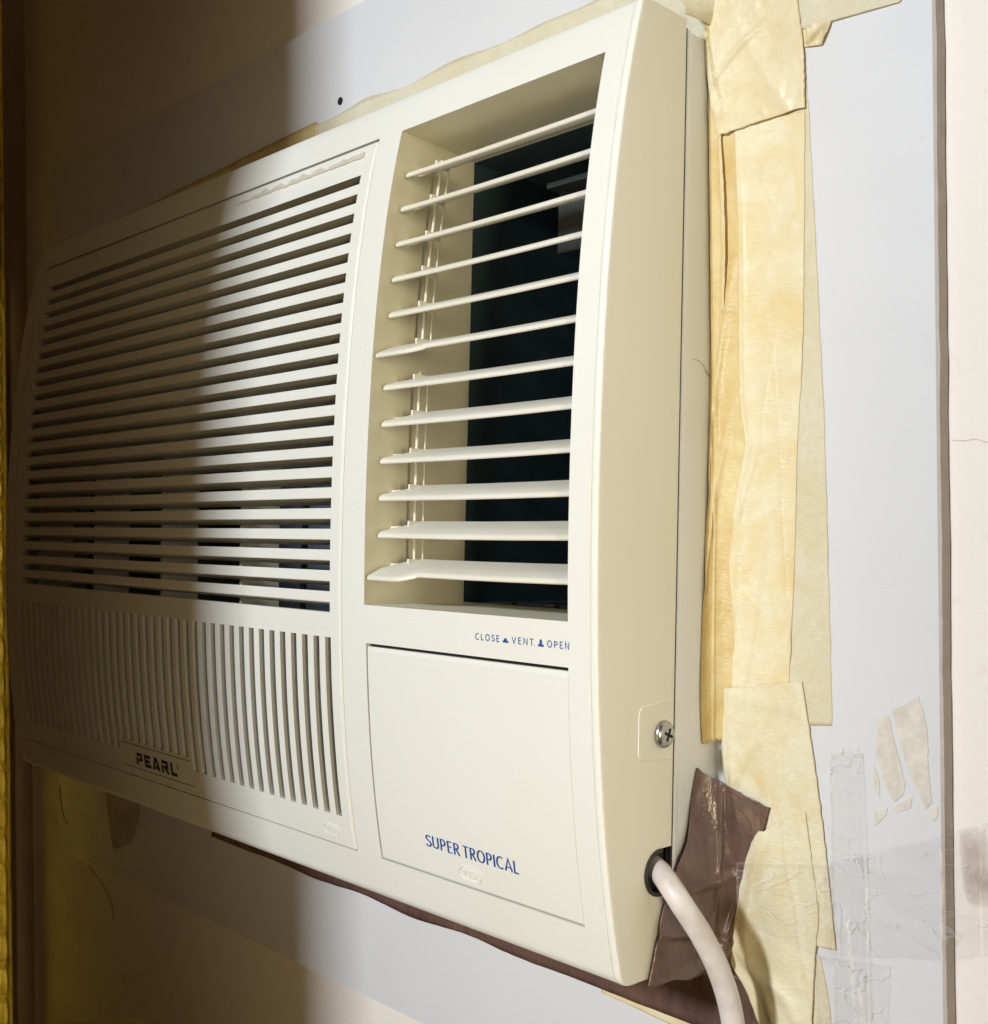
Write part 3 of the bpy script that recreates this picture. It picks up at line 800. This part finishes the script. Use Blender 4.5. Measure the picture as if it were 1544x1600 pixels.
# strip tucked into the corner between sleeve and board
cx_ = CX1 + .0003
tape('masking_tape', [(cx_, -.0012, .215), (cx_, -.0010, .18), (cx_, -.0012, .12), (cx_, -.0016, .07), (cx_, -.0030, .045), (cx_, -.0050, .0133), (cx_, -.0075, -.0164), (cx_, -.0125, -.081), (cx_ + .0002, -.0118, -.1102)],
     W([(.021, .215), (.021, .17), (.021, .1), (.0215, .03), (.0165, -.03), (.0145, -.08), (.0075, -.1085)], -.0006), M_tapeC,
     'ochre masking tape tucked into the corner between cabinet and board', ctrl=(.0012, -.0004), wr=.0006, seed=2, nu=40, nv=200, wscale=75, lift=.0001, endrag=(0, .0015), group=G1,
     folds=((.2, .30, .1, 1, .03, .0010), (.28, .52, .6, -.25, .02, .0014), (.3, .66, .7, -.25, .02, .0012), (.36, .8, 0, 1, .03, .0007)))
# curled free edge of that strip
tape('tape_curl', [(.0042, -.0016, .181), (.0052, -.0018, .15), (.0056, -.0018, .12), (.0052, -.0014, .093)],
     [(.0062, -.0026, .1805), (.0084, -.0034, .15), (.0088, -.0034, .12), (.0066, -.0020, .0925)], M_tapeA,
     'narrow curled tape edge standing up beside the cabinet', wr=.0004, seed=3, nu=6, nv=40, group=G1)
# inner long strip
tape('masking_tape', W([(.0133, .1822), (.0147, .1217), (.0145, .0535), (.0172, .0303), (.0120, .008), (.0086, -.0163), (.0075, -.05), (.0070, -.0948)], -.0014),
     W([(.0500, .1771), (.0490, .12), (.0475, .07), (.0443, .0272), (.0425, -.02), (.0385, -.0850)], -.0004), M_tapeA,
     'long yellowed masking tape strip down the middle of the taped seam', wr=.0005, seed=4, nu=50, nv=220, wscale=55, lift=.0001, endrag=(.0012, .0010), group=G1,
     folds=((.4, .88, .75, -.6, .015, .0008), (.12, .55, .1, 1, .03, .0008), (.85, .75, .6, .7, .012, .0006), (.2, .62, .8, -.5, .012, .0007)))
# upper piece
tape('masking_tape', [(cx_, -.0060, .245), (cx_, -.0040, .232), (cx_, -.0026, .213), (.0010, -.0016, .1940), (.0050, -.0016, .176)],
     W([(.0470, .245), (.0476, .2273), (.0503, .2041), (.0506, .178)], -.0012), M_tapeD,
     'crumpled top piece of masking tape beside the upper corner of the unit', ctrl=(.004, -.0016), wr=.0010, seed=5, nv=120, nu=60, wscale=80, lift=.0004, endrag=(0, .0012), group=G1,
     folds=((.2, .40, .25, 1, .022, .0022), (.45, .52, .9, -.45, .03, .0018), (.75, .66, .4, .9, .04, .0009), (.3, .85, .9, .2, .05, .0010)))
# strip over the top edge, on the board
tape('masking_tape', W([(-.332, .2655), (-.332, .245), (-.332, .222)], -.0003), W([(.055, .2670), (.055, .25), (.055, .226)], -.0003), M_tapeB,
     'masking tape along the lit top edge of the unit', wr=.0007, seed=6, nu=260, nv=20, wscale=60, lift=.0000, endrag=(.0030, 0), group=G1)
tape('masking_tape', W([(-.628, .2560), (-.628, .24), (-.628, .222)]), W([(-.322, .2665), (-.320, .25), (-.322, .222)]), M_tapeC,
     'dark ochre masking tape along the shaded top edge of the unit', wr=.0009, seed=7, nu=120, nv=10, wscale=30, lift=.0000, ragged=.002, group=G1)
# flap over the sleeve's top corner
tape('masking_tape', [(-.006, -.0260, .2420), (-.0005, -.0215, .2345), (cx_, -.0185, .2312)], [(.010, -.0020, .2440), (.006, -.0018, .2370), (.0025, -.0012, .2285)], M_tapeB,
     'small translucent tape flap over the top corner of the metal sleeve', ctrl=(.003, -.006), wr=.0006, seed=8, nv=24, lift=.0002, group=G1)
# tag pointing right and its folded underside
tape('masking_tape', W([(.045, .2300), (.0470, .222), (.0485, .2133)], -.0008), W([(.0985, .2165), (.0970, .2130), (.0946, .2106)], -.0006), M_tapeB,
     'pale tape end pointing right at the top of the seam', wr=.0005, seed=9, nv=16, nu=50, lift=.0002, group=G1)
tape('tape_fold', W([(.0470, .2150), (.0485, .2095), (.0490, .2054)], -.0004), W([(.0635, .2145), (.0632, .2110), (.0590, .2035)], -.0006), M_tapeA,
     'small crumpled tape fold hanging below the tape end', wr=.0014, seed=10, nv=28, nu=32, wscale=170, lift=.0002, group=G1, folds=((.6, .5, .7, -.7, .12, .0022), (.85, .5, .3, .9, .1, .0016)))
# lower strips
tape('masking_tape', [(.0045, -.0022, -.0845), (.0030, -.0016, -.1091), (.0034, -.0012, -.1233), (.0070, -.0010, -.145), (.0120, -.0010, -.166), (.0300, -.0008, -.196)],
     W([(.0456, -.0772), (.0512, -.1116), (.0559, -.1460), (.0585, -.17), (.0609, -.1935)], -.0006), M_tapeE,
     'broad lower strip of masking tape beside the brown tape', wr=.0007, seed=11, nv=160, nu=50, wscale=65, lift=.0005, endrag=(.0020, .001), group=G1,
     folds=((.1, .18, 0, 1, .04, .0010), (.2, .33, .9, -.5, .03, .0014), (.5, .07, 1, .1, .03, .0006)))
tape('masking_tape', W([(.0225, -.1495), (.0131, -.1662), (.0071, -.1850), (.0026, -.2020), (.0070, -.2130), (.0150, -.2225), (.0205, -.2330), (.0236, -.2420), (.025, -.262)], -.0030),
     W([(.0470, -.1350), (.0505, -.1600), (.0530, -.1800), (.0510, -.2000), (.0492, -.2298), (.0480, -.262)], -.0014), M_tapeE,
     'bulging bottom masking tape lapping over the brown tape', wr=.0009, seed=12, nv=180, nu=50, wscale=48, lift=.0003, endrag=(.002, 0), group=G1,
     folds=((.30, .50, .15, 1, .10, .0030), (.45, .62, .9, .35, .05, .0018), (.75, .3, .5, .85, .02, .0007)))
tape('masking_tape', W([(.038, -.198), (.040, -.23), (.040, -.262)], -.0004), W([(.0530, -.199), (.0575, -.222), (.0600, -.262)], -.0004), M_tapeB,
     'faint pale tape sliver at the bottom right of the taped seam', wr=.0003, seed=13, nv=40, group=G1)
# brown parcel tapes
tape('brown_tape', [(cx_, -.0165, -.1205), (cx_, -.0205, -.1330), (.0004, -.0270, -.1521), (.0014, -.0390, -.1660), (.0014, -.0470, -.1795), (.0014, -.0540, -.1995), (.0014, -.0578, -.2098)],
     W([(.0293, -.1363), (.0250, -.150), (.0180, -.1662), (.0120, -.1850), (.0090, -.2040), (.0070, -.2190)], -.0022), M_brown,
     'shiny brown parcel tape wrapped from the cabinet onto the wall behind the cable', ctrl=(.0045, -.0040), wr=.0006, seed=20, nv=180, nu=60, wscale=60, lift=.0003, endrag=(.0008, .0016), ragged=.0002,
     folds=((.35, .55, .8, -.15, .025, .0016), (.3, .80, .9, .05, .02, .0018), (.5, .3, .1, 1, .03, .0010), (.4, .97, .9, -.2, .03, .0024), (.55, .96, .6, -.6, .03, .0022)))
tape('brown_tape', W([(-.47, -.2120), (-.47, -.2250), (-.47, -.2480)], -.0010), W([(.010, -.2120), (.016, -.2250), (.012, -.2500)], -.0016), M_brown,
     'dark brown tape band on the board below the unit', wr=.0012, seed=21, nu=170, nv=14, wscale=34, lift=.0004, endrag=(0, .0022))
tape('brown_tape', W([(.0040, -.2185), (.0050, -.24), (.006, -.268)], -.0022), W([(.0210, -.2200), (.0235, -.24), (.0240, -.268)], -.0022), M_brown,
     'short reddish brown tape end below the cable', wr=.0010, seed=22, nv=40, lift=.0004, endrag=(.0015, 0))
tape('masking_tape', W([(-.075, -.2495), (-.075, -.2510), (-.075, -.2522)], -.0006), W([(.012, -.2480), (.013, -.2520), (.013, -.2570)], -.0006), M_tapeA,
     'thin yellow tape edge showing under the brown band', wr=.0005, seed=23, nu=60, nv=6, group=G1)
# clear parcel tapes
tape('clear_tape', [(.0131, -.0060, -.1640), (.0131, -.0060, -.19)], [(.0595, -.0042, -.1551), (.0590, -.0042, -.1990)], M_clear,
     'clear tape stretched across the lower masking tapes', wr=.0008, seed=30, nu=40, nv=30, ragged=.0008)
ct_l = [(.0560, -.0028, -.1560), (.0565, -.0028, -.1960)]
V, F = [], []; n = 80
for i in range(n + 1):
    u = i / n; x = .056 + .13 * u
    y = -.0016 if x < .105 else (-.0016 + (WY - .0006 + .0016) * min(1, max(0, (x - .1105) / .010)))
    zt = -.1565 + .0305 * min(1, u / .55) + .003 * max(0, u - .55); zb = -.1965 + .016 * min(1, u / .55) + .002 * max(0, u - .55)
    for j in range(25):
        t = j / 24; z = zt + (zb - zt) * t
        q = (x * 55, 7.7, z * 90)
        V.append((x, y - .0012 * max(0, noise.noise(q)) - .0006 * abs(noise.noise((x * 150, 2, z * 60))), z + .0004 * noise.noise((x * 200, 0, j))))
for i in range(n):
    for j in range(24): F.append((i * 25 + j, i * 25 + j + 1, i * 25 + 26 + j, i * 25 + 25 + j))
obj('clear_tape', V, F, M_clear2, None, smooth=True, angle=80, label='wrinkled clear tape crossing the board edge onto the wall', category='tape')
tape('clear_tape', W([(.0585, -.107), (.0590, -.16), (.0600, -.265)], -.0012), W([(.0748, -.104), (.0765, -.16), (.0785, -.265)], -.0012), M_clear,
     'vertical clear tape strip right of the masking tapes', wr=.0010, seed=31, nu=20, nv=90, wscale=60, lift=.0004, ragged=.0012, endrag=(.004, 0),
     folds=((.85, .5, 0.02, 1, .04, .0012), (.3, .25, .5, .85, .02, .0012), (.3, .4, .6, .8, .02, .001)))
tape('clear_tape', W([(.0500, -.1975), (.0510, -.215), (.052, -.265)], -.0024), W([(.0860, -.1930), (.0850, -.215), (.080, -.265)], -.0014), M_clear,
     'clear tape patch at the bottom right of the masking tapes', wr=.0010, seed=32, nu=30, nv=50, wscale=70, lift=.0004, ragged=.001,
     folds=((.5, .4, .8, .6, .02, .0012), (.7, .5, .3, .95, .02, .0012)))
# grubby patch under the clear tape on the plaster
pts = [(.1130, -.1335), (.1190, -.1310), (.1235, -.1330), (.1245, -.1450), (.1270, -.1560), (.1220, -.1610), (.1160, -.1600), (.1138, -.1500)]
def stain_mat():
    t = NT('grubby_glue'); v = t.coord(); at = t.n('ShaderNodeAttribute'); at.attribute_name = 'edge'
    a = t.noise(v, 130, 3, .7); t.base(t.ramp(a, [(.3, (.46, .39, .33)), (.7, (.60, .53, .46))])); t.rough(.7)
    mu = t.n('ShaderNodeMath', operation='MULTIPLY'); t.l(at.outputs['Fac'], mu.inputs[0]); t.l(t.ramp(t.noise(v, 60, 3, .7), [(.3, (.15,) * 3), (.7, (.70,) * 3)]), mu.inputs[1])
    t.l(mu.outputs[0], t.b.inputs['Alpha']); return t.m
cxm, czm = sum(p[0] for p in pts) / 8, sum(p[1] for p in pts) / 8
V = [(cxm, WY - .0003, czm)]; E_ = [1.0]; F = []
ring = spline([(x, 0, z) for x, z in pts + pts[:1]], 5)[:-1]; m = len(ring)
for sc_, e_ in ((.5, .95), (.8, .7), (1.0, .35), (1.12, 0.0)):
    for p in ring: V.append((cxm + (p.x - cxm) * sc_, WY - .0003, czm + (p.z - czm) * sc_)); E_.append(e_)
for k in range(m): F.append((0, 1 + k, 1 + (k + 1) % m))
for q in range(3):
    for k in range(m): F.append((1 + q * m + k, 1 + q * m + (k + 1) % m, 1 + q * m + m + (k + 1) % m, 1 + q * m + m + k))
o = obj('glue_stain', V, F, stain_mat(), None, label='grubby brown glue patch on the wall under clear tape', category='stain')
o.data.attributes.new('edge', 'FLOAT', 'POINT').data.foreach_set('value', E_)
# torn paper residue on the board
def chip(pts, label, seed):
    P = [Vector((x, 0, z)) for x, z in pts]; out = []
    for i in range(len(P)):
        a, b = P[i], P[(i + 1) % len(P)]; L_ = (b - a).length; n_ = max(2, int(L_ / .0012))
        for k in range(n_):
            p = a.lerp(b, k / n_); out.append((p.x + .0005 * noise.noise((p.x * 500, seed, p.z * 500)), p.z + .0005 * noise.noise((p.z * 500, seed, p.x * 500))))
    m = len(out); V = [(x, -.00035, z) for x, z in out] + [(x, -.00002, z) for x, z in out]
    F = [tuple(range(m))] + [(k, (k + 1) % m, m + (k + 1) % m, m + k) for k in range(m)]
    obj('paper_scrap', V, F, M_paper, None, label=label, category='paper', group='torn paper left on the board')
chip([(.0815, -.0900), (.0862, -.0880), (.0885, -.0980), (.0915, -.1085), (.0935, -.1150), (.0920, -.1210), (.0885, -.1235), (.0850, -.1190), (.0825, -.1120), (.0805, -.1050)], 'left beige strip of the torn paper stuck on the board', 1)
chip([(.0880, -.0850), (.0950, -.0815), (.0992, -.0780), (.1022, -.0860), (.1035, -.0960), (.1032, -.1050), (.1040, -.1130), (.1048, -.1210), (.1020, -.1245), (.0990, -.1180), (.0955, -.1120), (.0920, -.1010), (.0895, -.0930)], 'largest beige sheet of the torn paper stuck on the board', 2)
chip([(.0795, -.1105), (.0815, -.1150), (.0820, -.1230), (.0800, -.1215), (.0790, -.1160)], 'thin sliver of torn paper at the left of the sheet', 3)
chip([(.0795, -.1290), (.0855, -.1275), (.0840, -.1310), (.0800, -.1355)], 'small triangular paper scrap below the torn sheet', 4)
chip([(.0880, -.1268), (.0945, -.1215), (.0965, -.1205), (.0955, -.1250), (.0900, -.1280)], 'small slanting paper scrap under the torn sheet', 5)
chip([(.1040, -.1240), (.1075, -.1225), (.1068, -.1275), (.1045, -.1290)], 'small paper scrap nearest the board edge', 6)
# remnants in the shade under the unit
tape('clear_tape', W([(-.735, -.245), (-.733, -.28), (-.728, -.313)]), W([(-.676, -.235), (-.673, -.28), (-.668, -.318)]), M_clear2, 'dull old tape patch below the shaded left end of the unit', wr=.001, seed=40)
tape('brown_tape', W([(-.655, -.235), (-.650, -.26), (-.640, -.293)]), W([(-.590, -.235), (-.590, -.255), (-.605, -.280)]), M_stain, 'brownish tape remnant in the shade under the unit', wr=.001, seed=41, ragged=.003)
for nm, pts in (('left', [(-.7501, -.255), (-.7480, -.2705), (-.742, -.283), (-.7334, -.2886)]), ('right', [(-.690, -.318), (-.670, -.325), (-.655, -.332), (-.6440, -.343), (-.6397, -.356)])):
    v, f = lathe_tube(spline([(x, -.0006, z) for x, z in pts], 7), .00035, 6)
    obj('loose_thread', v, f, M_hair, None, smooth=True, label='dark curled thread %s on the shaded board' % ('beside the dull tape patch' if nm == 'left' else 'hanging lower, under the dull tape patch'), category='thread')

# ================================================================== GILDED FRAME at the far left
fr = empty('gilded_frame', (-.835, -.055, -.60), label='ornate gilded frame edge on the side wall at far left', category='frame')
def FL(v): return [(x + .835, y + .055, z + .60) for x, y, z in v]
v, f = merge([box(-.8345, -.8265, -.095, -.0215, -.60, .60), box(-.8345, -.8185, -.0238, -.0210, -.60, .60), box(-.8345, -.8170, -.110, -.0955, -.60, .60)])
obj('moulding', FL(v), f, M_gold, fr)
bv, bf = [], []
nu, nv = 10, 12
for j in range(nv + 1):
    t = j / nv
    for i in range(nu + 1):
        u = i / nu; y = -.026 - .066 * u; z = -.0152 + .0304 * t + .010 * (u - .2)
        h = .0085 * (math.sin(math.pi * t) ** .4) * (.7 + .3 * (1 - u)) + .0012 * math.sin(u * 21 + t * 3)
        bv.append((.0085 + max(0, h) * .9 - .0210 * u, y + .055, z))
for j in range(nv):
    for i in range(nu): bf.append((j * (nu + 1) + i, j * (nu + 1) + i + 1, (j + 1) * (nu + 1) + i + 1, (j + 1) * (nu + 1) + i))
b0_ = obj('leaf_ornament', bv, bf, M_gold, fr, smooth=True, angle=80)
for k in range(36):
    o = b0_ if k == 0 else b0_.copy()
    if k: C.objects.link(o); o.parent = fr
    o.location = (0, 0, .02 + .0322 * k)
